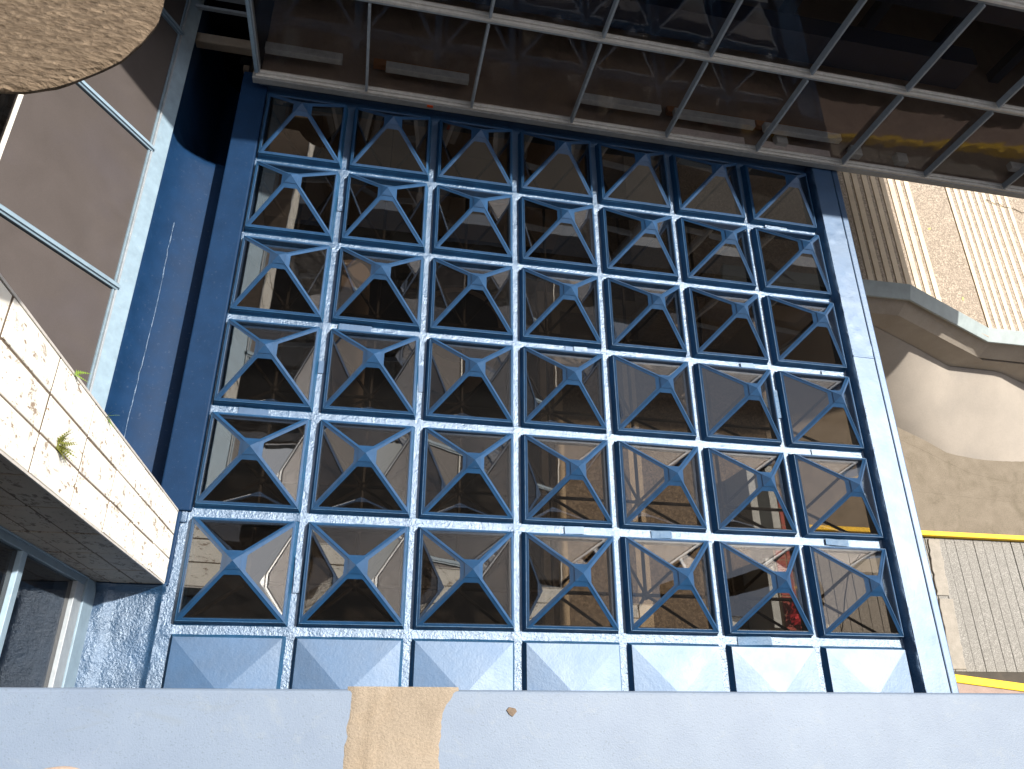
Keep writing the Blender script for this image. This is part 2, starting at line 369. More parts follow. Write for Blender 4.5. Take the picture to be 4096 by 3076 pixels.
# stairs descending to the right
st = empty('stairs', (7.8, 8.4, -3.4), 'exposed aggregate stairs with pale nosings beyond the concrete balustrade', 'stairs')
grooves = [6.645, 6.947, 7.295, 7.625, 7.962, 8.296, 8.622, 8.967]
z = -2.915
yn, yf = 6.02, 10.6
boxobj('landing', (3.0, grooves[0]-.022, yn, yf, -5.2, z), M['gravel'], st)
for k, gx in enumerate(grooves):
    o = MB().box(gx, gx+.118, yn, yf, -5.2, z+.002).obj('nosing', M['nosing'], st); bevel(o, .006)
    z2 = z-.139
    nx_ = grooves[k+1] if k < 7 else 10.16
    boxobj('tread' if k < 7 else 'landing', (gx+.121, nx_-.022, yn, yf, -5.2, z2), M['gravel'], st)
    z = z2
g2 = [10.17, 10.36, 10.53, 10.71, 10.90, 11.09, 11.28, 11.48, 11.68]
zb = z
for k, gx in enumerate(g2):
    bevel(MB().box(gx, gx+.10, yn, yf, -5.2, zb+.004).obj('nosing', M['nosing'], st), .005)
    boxobj('tread', (gx+.103, (g2[k+1] if k < 8 else 18)-.008, yn, yf, -5.2, zb-.002), M['gravel'], st)

# stair balustrade wall with coping
bal = empty('stair_balustrade', (8.2, 6.0, -4), 'folded beige concrete stair balustrade with blue grey coping', 'balustrade')
def sweep_x(secs, name, mat, smooth=False):
    mb = MB(); n = len(secs[0])
    for sct in secs: mb.v += sct
    for i in range(len(secs)-1):
        for j in range(n):
            k = (j+1) % n; mb.f.append((i*n+j, i*n+k, (i+1)*n+k, (i+1)*n+j))
    mb.f.append(tuple(range(n-1, -1, -1))); mb.f.append(tuple(range((len(secs)-1)*n, len(secs)*n)))
    return mb.obj(name, mat, bal, smooth)
def lp(P, x): return lerp_poly(P, x)
cop = [(3.5, -2.47), (6.95, -2.39), (9.46, -3.45), (17, -3.40)]
secs = []
for xx in (3.5, 6.95, 9.46, 17):
    zc = lp(cop, xx)
    secs.append([(xx, 5.895, zc-.075), (xx, 5.89, zc-.03), (xx, 6.15, zc+.06), (xx, 6.165, zc+.015), (xx, 6.13, zc-.06)])
bevel(sweep_x(secs, 'coping', M['coping']), .008)
b1 = [(3.5, -2.86), (7.0, -2.81), (9.8, -4.03), (17, -4.02)]
secs = []
for xx in (3.5, 6.975, 9.63, 17):
    zc = lp(cop, min(xx, 17))-.03; zz = lp(b1, xx)
    secs.append([(xx, 5.975, zc-.03), (xx, 5.80, zz), (xx, 6.10, zz-.2), (xx, 6.10, zc-.03)])
bevel(sweep_x(secs, 'upper_band', M['wall_conc']), .006)
secs = []
for xx in (3.5, 7.0, 9.8, 17):
    zz = lp(b1, xx); zb_ = max(-5.1, lp([(3.5, -2.0)]+wall_b[1:], xx)-.35)
    secs.append([(xx, 5.803, zz-.003), (xx, 5.80, min(zb_, zz-.3)), (xx, 6.015, min(zb_, zz-.3)), (xx, 6.015, zz-.06)])
sweep_x(secs, 'lower_band', M['wall_conc'])
def leafmesh(name, mat, l=.09, w=.05):
    return mesh(name, [(-l/2, 0, 0), (0, -w/2, .006), (l/2, 0, .012), (0, w/2, .006), (-l/2, 0, .002), (0, -w/2, .008), (l/2, 0, .014), (0, w/2, .008)], [(0, 1, 2, 3), (4, 5, 6, 7), (0, 1, 5, 4), (1, 2, 6, 5), (2, 3, 7, 6), (3, 0, 4, 7)], mat)
lm = leafmesh('fallen_leaf', M['dry_leaf'])
for (lx, ly, lz), r, lab in (((9.42, 8.9, z+.002), .4, 'yellow fallen leaf on the stair landing nearest the glass facade'), ((9.75, 7.2, z+.002), 1.5, 'yellow fallen leaf on the landing close to the balustrade')):
    o = link('fallen_leaf', lm); o.location = (lx, ly, lz); o.rotation_euler = (0, 0, r); tag(o, lab, 'leaf', 'fallen leaves on the stairs')
mb = MB(); p = Vector((11.15, 9.95, zb+.02))
for i in range(14):
    q = p+Vector((.07, random.uniform(-.05, .03), random.uniform(-.01, .012))); mb.tube(p, q, .006, 5)
    if i % 3 == 0: mb.tube(p, p+Vector((random.uniform(-.05, .08), random.uniform(-.12, .1), .01)), .004, 4)
    p = q
tag(mb.obj('dry_twig', M['twig']), 'thin dry twig lying on the sunlit stairs under the facade', 'twig')

# ================================================================== HALL UNDER THE ROOF
fl = boxobj('hall_floor', (.98, 5.42, -1.5, 12, -5.28, -5.0), M['hall_floor']); tag(fl, kind='structure')
boxobj('floor_strip', (1.02, 1.17, -1.5, 6.5, -5.0, -4.994), M['hall_cream'], fl)
boxobj('floor_strip', (1.27, 1.43, -1.5, 6.5, -5.0, -4.994), M['hall_cream'], fl)
boxobj('floor_strip', (1.0, 4.4, 6.5, 6.9, -5.0, -4.994), M['hall_cream'], fl)
boxobj('floor_strip', (2.62, 2.86, -1.5, 6.5, -5.0, -4.994), M['hall_cream'], fl)
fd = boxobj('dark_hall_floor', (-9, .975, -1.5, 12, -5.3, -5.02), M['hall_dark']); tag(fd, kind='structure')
hw = empty('hall_wall', (-1.5, 6.7, -5), 'beige panelled hall wall seen through the upper skylights', 'wall')
for i in range(5):
    for j in range(6):
        boxobj('panel', (-3.9+i*.96, -3.9+i*.96+.95, 6.75, 6.83, -3.4+j*.5, -3.4+j*.5+.49), M['hall_wall'], hw)
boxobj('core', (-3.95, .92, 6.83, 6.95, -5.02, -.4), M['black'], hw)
# reception drum
dr = empty('reception_drum', (-.62, 5.35, -5.02), 'round beige reception counter with black top under the skylights', 'counter')
def drum(cx, cy, r, z0, z1, mat, name, parent, n=40, a0=0, a1=2*math.pi):
    mb = MB(); pts = [(cx+r*math.cos(a0+(a1-a0)*i/n), cy+r*math.sin(a0+(a1-a0)*i/n), z0) for i in range(n)]
    return mb.prism(pts, (0, 0, z1-z0)).obj(name, mat, parent, True)
drum(-.62, 5.35, .78, -5.02, -3.95, M['hall_wall'], 'body', dr)
drum(-.62, 5.35, .66, -3.95, -3.90, M['black'], 'counter_top', dr)
d2 = empty('round_column', (-2.3, 3.9, -5.02), 'pale round column in the dark left part of the hall', 'column')
drum(-2.35, 4.1, .24, -5.02, -.75, M['hall_wall'], 'shaft', d2); drum(-2.35, 4.1, .30, -5.02, -4.9, M['hall_wall'], 'base', d2)
# posts
for k, (px, py) in enumerate(((4.50, 2.75), (4.62, 1.2), (4.86, 2.8))):
    t = tag(MB().box(px-.07, px+.07, py-.55, py+.55, -5.0, -4.2).obj('grey_post', M['post']), ['pale grey wall pier left of the planter, farther one', 'pale grey wall pier left of the planter, nearer one', 'pale grey wall pier touching the brick planter'][k], 'pier', 'grey piers beside the planter'); bevel(t, .01)
# planter with maroon bricks
pl = empty('brick_planter', (5.18, 2.0, -5.0), 'maroon brick planter with pale mortar seen through the right skylights', 'planter')
boxobj('core', (4.97, 5.46, .55, 3.05, -5.0, -4.62), M['mortar'], pl)
bm_ = MB().box(0, .17, 0, .285, 0, .03).mesh('brick', M['brick'])
for i in range(8):
    for j in range(2):
        o = link('brick', bm_, pl); o.location = (5.0+j*.20-5.18, .62+i*.302-2.0, .367)
fl2 = empty('red_flowers', (5.22, .95, -4.6), 'dark red flowering plant growing in the brick planter', 'plant')
mb = MB()
for i in range(90):
    a = random.uniform(0, 6.28); r = .24*math.sqrt(random.random()); c0 = Vector((5.22+r*math.cos(a), .95+r*math.sin(a), -4.42+random.uniform(-.1, .08)))
    n = Vector((random.uniform(-1, 1), random.uniform(-1, 1), random.uniform(.3, 1))).normalized(); u = n.orthogonal()*.06; v = n.cross(u)*.6
    mb.poly([c0-u, c0-v, c0+u+n*.02, c0+v])
tag(mb.obj('petals', M['flower'], fl2), kind='stuff')
MB().tube((5.22, .95, -4.63), (5.22, .95, -4.45), .02).obj('stem', M['leaf'], fl2)
mb = MB(); P = [(3.32, 1.0, -.05), (3.31, .8, -.4), (3.30, .52, -.55), (3.285, .3, -.62), (3.26, .1, -.7)]
for a, b in zip(P, P[1:]): mb.tube(a, b, .006, 6)
tag(mb.obj('cable', M['cable']), 'thin white cable hanging below the skylight nearest the right corner', 'cable')

# ================================================================== SPACE FRAME
sf = empty('space_frame', (0, 3, -.6), 'dark steel space frame under the glass pyramids', 'space frame')
nz_ = -.60
def bar(a, b, r, name='tube'): MB().tube(a, b, r, 6).obj(name, M['steel'], sf, True)
def node_mesh():
    bm = bmesh.new(); bmesh.ops.create_icosphere(bm, subdivisions=2, radius=.05); me = bpy.data.meshes.new('node'); bm.to_mesh(me); bm.free(); me.materials.append(M['steel'])
    for p in me.polygons: p.use_smooth = True
    return me
nm = node_mesh()
for i in range(7):
    for j in range(6):
        c = (i-3, j+.5)
        o = link('node', nm, sf); o.location = (c[0], c[1]-3, nz_+.6)
        if i < 6: bar((c[0]+.03, c[1], nz_), (c[0]+.97, c[1], nz_), .021)
        if j < 5: bar((c[0], c[1]+.03, nz_), (c[0], c[1]+.97, nz_), .021)
        for sx, sy in ((-1, -1), (1, -1), (1, 1), (-1, 1)):
            bar((c[0]+sx*.03, c[1]+sy*.03, nz_+.03), (c[0]+sx*.49, c[1]+sy*.49, -.115), .017)

# ================================================================== BLUE ROOF
roof = empty('blue_roof', (0, 2.5, 0), 'glossy dark blue roof lattice holding the glass pyramids', 'roof')
H = .463
xs = [-3.575]
for i in range(7): xs += [i-3-H, i-3+H]
xs += [3.53]
ys = [-1.25, -1+.5-H, -.5+H]
for j in range(6): ys += [j+.5-H, j+.5+H]
ys += [6.07]
mb = MB(); sub = 10
cell_x = set(range(1, 15, 2)); cell_y = set(range(1, 15, 2))
def grid(mb, x0, x1, y0, y1, zf, m=.05):
    nx = max(1, int((x1-x0)/m)); ny = max(1, int((y1-y0)/m)); b = len(mb.v)
    for i in range(nx+1):
        for j in range(ny+1):
            x = x0+(x1-x0)*i/nx; y = y0+(y1-y0)*j/ny; mb.v.append((x, y, zf(x, y)))
    for i in range(nx):
        for j in range(ny):
            a = b+i*(ny+1)+j; mb.f.append((a, a+ny+1, a+ny+2, a+1))
def lump(x, y):
    dx = abs((x-.5) - round(x-.5)); dy = abs(y-round(y)); d = math.hypot(dx, dy)
    return .004*noise.noise((x*7, y*7, 0)) + .012*math.exp(-(d/.055)**2)*(1+.8*noise.noise((x*15, y*15, 3)))
for i in range(len(xs)-1):
    for j in range(len(ys)-1):
        if i in cell_x and j in cell_y: continue
        grid(mb, xs[i], xs[i+1], ys[j], ys[j+1], lump, .04)
o = mb.obj('gutter_lattice', M['blue_roof'], roof, True)
mb = MB()
for i in range(0, len(xs)-1, 2): mb.box(xs[i]+.02, xs[i+1]-.02, -1.2, 6.05, -.13, -.02)
for j in range(0, len(ys)-1, 2):
    for i in range(1, len(xs)-1, 2): mb.box(xs[i]-.02, xs[i+1]+.02, ys[j]+.02, ys[j+1]-.02, -.128, -.022)
mb.obj('lattice_beams', M['blue_dark'], roof)
# strips of repair tape over the gutters
for i in range(18):
    a = random.randint(0, 6); bb = random.randint(0, 5); l = random.uniform(.12, .36); w = random.uniform(.030, .040)
    if random.random() < .6:
        cx, cy, dx, dy = a-3+random.uniform(-.25, .25), bb+.0, l/2, w
    else:
        cx, cy, dx, dy = min(a, 5)-2.5, bb+.5+random.uniform(-.25, .25), w, l/2
    o = MB().box(-dx, dx, -dy, dy, 0, .0035).obj('tape_patch', M[random.choice(('blue_panel', 'blue_roof', 'blue_curb'))], roof); o.location = (cx, cy-2.5, .004+.0011*i); o.matrix_parent_inverse = Matrix.Identity(4)
    o.rotation_euler = (0, 0, random.uniform(-.05, .05)); bevel(o, .003)
# right edge beam
def edge_prof(x0): return [(3.478, -.01), (3.490, .035), (3.500, .10), (3.515, .126), (3.535, .131)]
mb = MB(); prof = edge_prof(0); n = len(prof); ny = 180; b = 0
for k in range(ny+1):
    y = -1.25+7.45*k/ny
    for i, (px, pz) in enumerate(prof):
        w = .022*noise.noise((px*9, y*7, 5))+.008*noise.noise((px*20, y*22, 2)) if 0 < i < 4 else 0
        mb.v.append((px+w*.8, y, pz+w*.5+(.003*noise.noise((px*8, y*5, 1)))))
for k in range(ny):
    for i in range(n-1): mb.f.append((k*n+i, (k+1)*n+i, (k+1)*n+i+1, k*n+i+1))
mb.obj('edge_upstand', M['blue_rough'], roof, True)
mb = MB(); nyb = 130; XB = [3.522+.270*i/8 for i in range(9)]
for k in range(nyb+1):
    y = -1.25+7.45*k/nyb
    for px in XB:
        bl = max(0, noise.noise((px*16, y*11, 6))-.25)*.022*(1 if 3.2 < y < 5.6 else .25)
        mb.v.append((px, y, .1315+.0015*noise.noise((px*7, y*4, 1))+bl))
for k in range(nyb):
    for i in range(8): mb.f.append((k*9+i, (k+1)*9+i, (k+1)*9+i+1, k*9+i+1))
mb.obj('edge_top', M['blue_panel'], roof, True)
boxobj('edge_core', (3.53, 3.788, -1.25, 6.2, -.16, .12), M['blue_dark'], roof)
bevel(MB().box(3.816, 3.905, -1.25, 6.2, -.30, .118).obj('edge_fascia', M['blue_panel'], roof), .012)
MB().box(3.7895, 3.814, -1.25, 6.2, -.4, .06).obj('edge_groove', M['blue_dark'], roof)
boxobj('edge_lap', (3.52, 3.79, 3.19, 3.215, .10, .1395), M['blue_panel'], roof, .004)
# far edge strip under the facade
bevel(MB().box(-3.57, 3.55, 6.065, 6.135, -.1, .075).obj('far_upstand', M['blue_rough'], roof), .02)
bevel(MB().box(-3.57, 3.90, 6.14, 6.3, -.3, -.02).obj('far_strip', M['blue_dark'], roof), .01)
# left band and sunken gutter
bevel(MB().box(-3.762, -3.474, 1.0, 6.25, -.30, .065).obj('left_band', M['blue_dark'], roof), .014)
gp = [(-3.78, -.25), (-3.84, -.335), (-3.95, -.315), (-4.08, -.26), (-4.2, -.185), (-4.29, -.10), (-4.345, 0.0), (-4.385, .085), (-4.42, .10)]
mb = MB(); n = len(gp); ny = 110
for k in range(ny+1):
    y = .99+6.6*k/ny
    for i, (px, pz) in enumerate(gp):
        rg = .016*math.exp(-((px+4.205+.02*noise.noise((0, y*1.5, 2)))/.03)**2)*(.6+noise.noise((px*6, y*4, 9)))
        q = min(1, max(0, (y-5.1)/.8)); mb.v.append((px, y, pz+rg+.004*noise.noise((px*5, y*4, 0))-1.5*q*q*(3-2*q)*(1 if i < 7 else 0)))
for k in range(ny):
    for i in range(n-1): mb.f.append((k*n+i, k*n+i+1, (k+1)*n+i+1, (k+1)*n+i))
mb.obj('left_gutter', M['blue_dark'], roof, True)
for nme, bx in (('black_liner', (-3.80, -3.775, 4.15, 7.6, -2.2, -.29)), ('black_liner', (-4.45, -4.40, 4.15, 7.6, -2.2, .07)), ('black_liner', (-4.45, -3.60, 7.6, 7.65, -2.2, .0))): boxobj(nme, bx, M['black'], roof)  # black liner added to keep the dropped gutter end dark
mb = MB()
for k in range(37):
    y = 1.02+k*.085
    xa = -4.21+.03*noise.noise((y*.8, 3, 1))+.008*noise.noise((y*9, 1, 1)); xb = -4.21+.03*noise.noise(((y+.085)*.8, 3, 1))+.008*noise.noise(((y+.085)*9, 1, 1))
    rr = .0035+.006*abs(noise.noise((y*5, 8, 2)))
    mb.tube((xa, y, lerp_poly([(-4.29, -.10), (-4.2, -.185), (-4.08, -.25)], xa)+.012), (xb, y+.09, lerp_poly([(-4.29, -.10), (-4.2, -.185), (-4.08, -.25)], xb)+.012), rr, 5)
tag(mb.obj('gutter_seam', M['blue_rough'], roof, True))
# membrane patch in front of the pier
mb = MB()
def patch(x, y):
    z = .004*noise.noise((x*9, y*9, 4))+.007*noise.noise((x*4+y*2, y*5-x*3, 1))
    z += .035*(1/(1+math.exp((x+3.99)/.012))) * (1+.25*noise.noise((x*12, y*7, 7)))
    z += .05*math.exp(-((y-.345)/.035)**2)
    z += .03*math.exp(-((x+3.575)/.03)**2)*(1+.5*noise.noise((x*10, y*8, 2)))
    return z
grid(mb, -4.105, -3.56, -1.25, .37, patch, .02)
mb.obj('membrane_patch', M['blue_rough'], roof, True)
boxobj('patch_core', (-4.10, -3.56, -1.25, .36, -.3, -.03), M['blue_dark'], roof)
boxobj('pier_curb', (-3.60, -3.555, .35, 1.02, -.2, .03), M['blue_dark'], roof, .012)
boxobj('lap_flashing', (-3.56, -3.50, .90, 1.06, -.05, .03), M['blue_rough'], roof, .015)

# ------------------------------------------------------------------ skylight pyramids
A_, Z0, HP = .436, .087, .464
L_ = math.hypot(A_, HP-Z0)
def facet_pt(u, v, k, off=0):
    y = -A_+A_*v/L_; zz = Z0+(HP-Z0)*v/L_; nrm = Vector((0, -(HP-Z0)/L_, A_/L_))
    p = Vector((u, y, zz))+nrm*off
    return Matrix.Rotation(k*math.pi/2, 3, 'Z') @ p
def hw_(v): return A_*(1-v/L_)
SL = math.sqrt(1+(A_/L_)**2)
def facet_frame(k):
    vt, vo, vb, w = .885*L_, .768*L_, .021, .029
    outer = [(-hw_(0), 0), (hw_(0), 0), (hw_(vt), vt), (.0, vt), (-hw_(vt), vt)]
    dx = w*SL; ch = .008
    inner = [(-(hw_(vb)-dx), vb), (hw_(vb)-dx, vb), (hw_(vo-ch)-dx, vo-ch), (0, vo), (-(hw_(vo-ch)-dx), vo-ch)]
    # chamfered top: replace the single top point by two
    outer = outer[:3]+[(hw_(vt)*.4, vt), (-hw_(vt)*.4, vt)]+[outer[4]]
    tw = max(.012, hw_(vo)-dx-.005)
    inner = inner[:3]+[(tw, vo), (-tw, vo)]+[inner[4]]
    f = [facet_pt(u, v, k) for u, v in outer]; g = [facet_pt(u, v, k) for u, v in inner]
    d = facet_pt(0, .1, k, -.014)-facet_pt(0, .1, k)
    return MB().ring(f, g, d).mesh('frame', M['blue_frame'])
def facet_pane(k):
    vo, vb, dx = .768*L_+.008, .012, .020*SL
    pts = [(-(hw_(vb)-dx), vb), (hw_(vb)-dx, vb), (hw_(vo)-dx*.8, vo), (-(hw_(vo)-dx*.8), vo)]
    d = facet_pt(0, .1, k, -.005)-facet_pt(0, .1, k)
    return MB().prism([facet_pt(u, v, k, -.006) for u, v in pts], d).mesh('pane', M['glass'])
def rib_mesh(k):
    a = facet_pt(-hw_(0)*.995, 0, k, 0); b = facet_pt(-hw_(.85*L_), .85*L_, k, 0)
    return MB().tube(a, b, .0042, 6).mesh('rib', M['blue_frame'], True)
def cap_mesh():
    r = hw_(.86*L_)+.003; zz = Z0+(HP-Z0)*.86+.004
    v = [(-r, -r, zz), (r, -r, zz), (r, r, zz), (-r, r, zz), (0, 0, HP+.007), (-r, -r, zz-.012), (r, -r, zz-.012), (r, r, zz-.012), (-r, r, zz-.012)]
    return mesh('cap', v, [(0, 1, 4), (1, 2, 4), (2, 3, 4), (3, 0, 4), (0, 5, 6, 1), (1, 6, 7, 2), (2, 7, 8, 3), (3, 8, 5, 0), (8, 7, 6, 5)], M['blue_frame'])
def curb_mesh(prof, mat, inner, zin, name='curb', seg=8):
    """square ring: outer profile (half size, z), wavy along its length, closed inside"""
    mb = MB(); full = prof+[(inner, prof[-1][1]), (inner, zin)]
    per = []
    for q in range(4):
        for i in range(seg): per.append((q, -1+2*i/seg))
    n = len(full)
    for q, t in per:
        for m, (hs, zz) in enumerate(full):
            p = Vector((t*hs, -hs, zz)); w = .004*noise.noise((q*3+t*2.3, m*1.7, 4.2)) if 0 < m < len(prof)-1 else 0
            p.y -= w; p.z += w*.5
            mb.v.append(tuple(Matrix.Rotation(q*math.pi/2, 3, 'Z') @ p))
    N = len(per)
    for i in range(N):
        j = (i+1) % N
        for m in range(n-1): mb.f.append((i*n+m, j*n+m, j*n+m+1, i*n+m+1))
    return mb.mesh(name, mat, True)
sk_curb = curb_mesh([(.470, -.012), (.459, .006), (.452, .020), (.448, .045), (.445, .066), (.4405, .071), (.4405, .0865)], M['blue_curb'], .405, -.05)
sk_parts = [('curb', sk_curb)]
for k in range(4): sk_parts.append(('frame', facet_frame(k)))
for k in range(4): sk_parts.append(('pane', facet_pane(k)))
for k in range(4): sk_parts.append(('rib', rib_mesh(k)))
sk_parts.append(('cap', cap_mesh()))
COLN = ['leftmost', 'second from left', 'third from left', 'middle', 'third from right', 'second from right', 'rightmost']
ROWN = ['row nearest the glass facade', 'second row below the facade', 'third row below the facade', 'fourth row below the facade', 'fifth row below the facade', 'row nearest the parapet']
for r in range(6):
    for cidx in range(7):
        e = empty('pyramid_skylight', (cidx-3, 5.5-r, 0), 'blue glass pyramid skylight, %s in the %s' % (COLN[cidx], ROWN[r]), 'skylight', 'glass pyramid skylights on the blue roof')
        e.rotation_euler = (random.uniform(-.004, .004), random.uniform(-.004, .004), random.uniform(-.006, .006))
        for nme, me in sk_parts: link(nme, me, e)
# solid panels
pc = curb_mesh([(.474, -.012), (.461, .006), (.451, .022), (.443, .05), (.438, .062)], M['blue_curb'], .40, -.05)
def panel_mesh():
    a = .436; mb = MB(); n = 8
    for q in range(4):
        rot = Matrix.Rotation(q*math.pi/2, 3, 'Z')
        mb.poly([rot @ Vector((-a, -a, .065)), rot @ Vector((a, -a, .065)), rot @ Vector((0, 0, .100))])
    return mb.mesh('panel', M['blue_panel'])
pm = panel_mesh()
for cidx in range(7):
    e = empty('solid_pyramid_panel', (cidx-3, -.5, 0), 'solid blue low pyramid panel beside the pale parapet, %s' % COLN[cidx], 'roof panel', 'solid blue panels along the parapet')
    link('curb', pc, e); link('panel', pm, e)

# ================================================================== TILE PIER
pier = empty('tiled_pier', (-3.85, .68, 0), 'cream tiled pier with dirty joints standing at the roof corner', 'pier')
boxobj('core', (-4.30, -3.585, .365, 1.0, -.3, 8.6), M['grout'], pier)
rows = [.045+.618*i for i in range(14)]
tx = MB().box(0, .012, .006, .2025, .004, .600).mesh('tile', M['tile'])
ty = MB().box(.006, .2015, 0, .012, .004, .600).mesh('tile', M['tile_shaded_dirty'])
for me in (tx, ty):
    bm = bmesh.new(); bm.from_mesh(me); bmesh.ops.bevel(bm, geom=bm.edges[:], offset=.003, segments=1, affect='EDGES'); bm.to_mesh(me); bm.free()
ox, oy = -3.85, .68
for r, zr in enumerate(rows):
    for k in range(3):
        o = link('tile', tx, pier); o.location = (-3.592+random.uniform(-.0015, .0015)-ox, .368+k*.2085-oy, zr); o.rotation_euler = (random.uniform(-.006, .006), random.uniform(-.004, .004), random.uniform(-.006, .006))
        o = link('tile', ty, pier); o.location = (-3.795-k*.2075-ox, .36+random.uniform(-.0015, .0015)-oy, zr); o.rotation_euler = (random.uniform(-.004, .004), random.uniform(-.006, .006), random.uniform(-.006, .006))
MB().box(-3.592, -3.578, .357, .370, .03, 8.6).obj('corner_bead', M['bead'], pier)
MB().box(-3.592, -3.578, .992, 1.006, .03, 8.6).obj('corner_bead', M['bead'], pier)
# weeds
def fern(name, base, n, ln, label, mat, spread=1.):
    t = empty(name, base, label, 'weed')
    mb = MB(); b = Vector(base)
    for i in range(n):
        a = random.uniform(-1.5, 1.5)*spread; d = Vector((random.uniform(.25, .9), math.sin(a)*.9, random.uniform(-.9, .8))).normalized(); l = ln*random.uniform(.5, 1.1)
        side = d.cross(Vector((1, 0, .2))).normalized(); pr = b+Vector((0, math.sin(a)*.02, random.uniform(-ln, ln)*.5))
        for s in range(7):
            f = s/7; p = pr+d*l*f+Vector((0, 0, -.35*l*f*f)); q = pr+d*l*(f+.14)+Vector((0, 0, -.35*l*(f+.14)**2)); wd = l*.22*(1-f)
            for sg in (-1, 1): mb.poly([p, p+side*wd*sg+d*l*.04, q])
    tag(mb.obj('fronds', mat, t), kind='stuff')
fern('fern', (-3.576, .60, 2.88), 26, .085, 'yellow green fern growing from a joint of the sunlit pier', M['leaf'])
fern('seedling', (-3.578, 1.0, 2.90), 5, .075, 'small green seedling on the pier edge, upper one', M['seedling'], .4)
fern('seedling', (-3.578, 1.0, 2.27), 5, .07, 'small green seedling on the pier edge, lower one', M['seedling'], .4)

# ================================================================== SLOPED GLASS WALL (left)
sg = empty('sloped_glazing', (-4.38, 4, .1), 'sloping wall of brown dusty glass with pale blue frames', 'glazing')
U = Vector((-.49, 0, .872)).normalized(); NRM = Vector((U.z, 0, -U.x)); B0 = Vector((-4.375, 0, .1))
def sp(s, y, off=0): return B0+U*s+NRM*off+Vector((0, y, 0))
def sbox(name, s0, s1, y0, y1, o0, o1, mat, bev=.004):
    P = [sp(s, y, o) for o in (o0, o1) for y in (y0, y1) for s in (s0, s1)]
    mb = MB(); mb.v = [tuple(p) for p in P]; mb.f = [(0, 2, 3, 1), (4, 5, 7, 6), (0, 1, 5, 4), (2, 6, 7, 3), (0, 4, 6, 2), (1, 3, 7, 5)]
    o = mb.obj(name, mat, sg)
    if bev: bevel(o, bev)
    return o
Y = [1.05, 1.37, 3.075, 4.77, 6.47, 8.17]
sbox('sill', -.02, .165, 1.0, 8.3, -.08, .012, M['lightblue'])
sbox('sill_bead', .168, .188, 1.0, 8.3, -.05, .020, M['alu'])
sbox('sill_bead', .196, .214, 1.0, 8.3, -.05, .012, M['alu_blue'])
for y in Y[1:]:
    sbox('mullion', .17, 4.5, y-.038, y+.038, -.05, .022, M['alu_blue']); sbox('mullion_cap', .165, 4.5, y-.016, y+.018, .023, .042, M['lightblue'])
for s in (1.56, 3.1):
    for a, b in zip(Y[1:], Y[2:]): sbox('transom', s-.018, s+.014, a+.048, b-.048, -.04, .012, M['cream_ledge'])
for s0, s1 in ((.216, 1.541), (1.576, 3.08), (3.117, 4.5)):
    for a, b in zip(Y[1:], Y[2:]):
        o = sbox('pane', s0, s1, a+.049, b-.049, -.012, -.004, M['brown_pane'] if s0 < 1 else M['glass_dark'], 0)
sbox('pane', .216, 4.5, 1.05, Y[1]-.049, -.012, -.004, M['brown_pane'], 0)
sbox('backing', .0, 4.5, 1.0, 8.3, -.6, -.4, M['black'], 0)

# ================================================================== WINDOW WALL (lower left)
ww = empty('window_wall', (-4.15, -.4, 0), 'pale blue framed window wall left of the tiled pier', 'window')
def wb(name, b, mat, bev=.004): return boxobj(name, b, mat, ww, bev)
wb('wall_base', (-4.35, -4.105, -1.8, .355, -.3, .285), M['lightblue'])
wb('jamb', (-4.19, -4.115, .295, .357, .29, 8.6), M['alu_blue'])
wb('jamb_cover', (-4.19, -4.103, .345, .3585, .285, 8.6), M['lightblue'])
for zt, mt in ((.455, 'alu'), (1.565, 'lightblue'), (2.75, 'lightblue')):
    wb('transom', (-4.19, -4.11, -1.8, .294, zt-.035, zt+.045), M[mt])
wb('transom', (-4.19, -4.118, -1.8, .294, .29, .415), M['alu'])
for z0, z1 in ((.503, 1.527), (1.613, 2.71), (2.80, 4.5)):
    wb('pane', (-4.150, -4.142, -1.8, .293, z0, z1), M['glass_dark'], 0)
wb('reflection_sheet', (-4.72, -4.70, -1.6, .10, .2, 1.25), M['rail_grey'], 0)  # pale sheet behind the glass, standing in for light reflected in the pane
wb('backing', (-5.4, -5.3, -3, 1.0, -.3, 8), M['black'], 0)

# ================================================================== ROUGH CONCRETE DISC (upper left corner)
dc = empty('rough_concrete_disc', (-3.285, 1.495, 5), 'rough beige stucco disc jutting in at the upper left corner', 'ledge')
mb = MB(); nseg = 96; prof = [(0.0, 5.0), (.2, 5.0), (.38, 5.0), (.445, 4.998), (.468, 4.992), (.478, 4.98), (.474, 4.965), (.42, 4.92), (.2, 4.86)]
for i in range(nseg):
    a = 2*math.pi*i/nseg
    for r, zz in prof[1:]:
        rr = r+(.006*noise.noise((math.cos(a)*9, math.sin(a)*9, zz*20)) if r > .4 else 0)
        mb.v.append((-3.285+rr*math.cos(a), 1.495+rr*math.sin(a), zz+.004*noise.noise((r*14, a*6, 0))))
n = len(prof)-1; mb.v.append((-3.285, 1.495, 5.0)); mb.v.append((-3.285, 1.495, 4.86)); c1, c2 = len(mb.v)-2, len(mb.v)-1
for i in range(nseg):
    j = (i+1) % nseg; mb.f.append((c1, i*n, j*n)); mb.f.append((c2, j*n+n-1, i*n+n-1))
    for m in range(n-1): mb.f.append((i*n+m, i*n+m+1, j*n+m+1, j*n+m))
mb.obj('disc', M['stucco'], dc, True)
boxobj('arm', (-6.5, -3.45, 1.6, 1.9, 4.66, 4.86), M['stucco'], dc, .02)

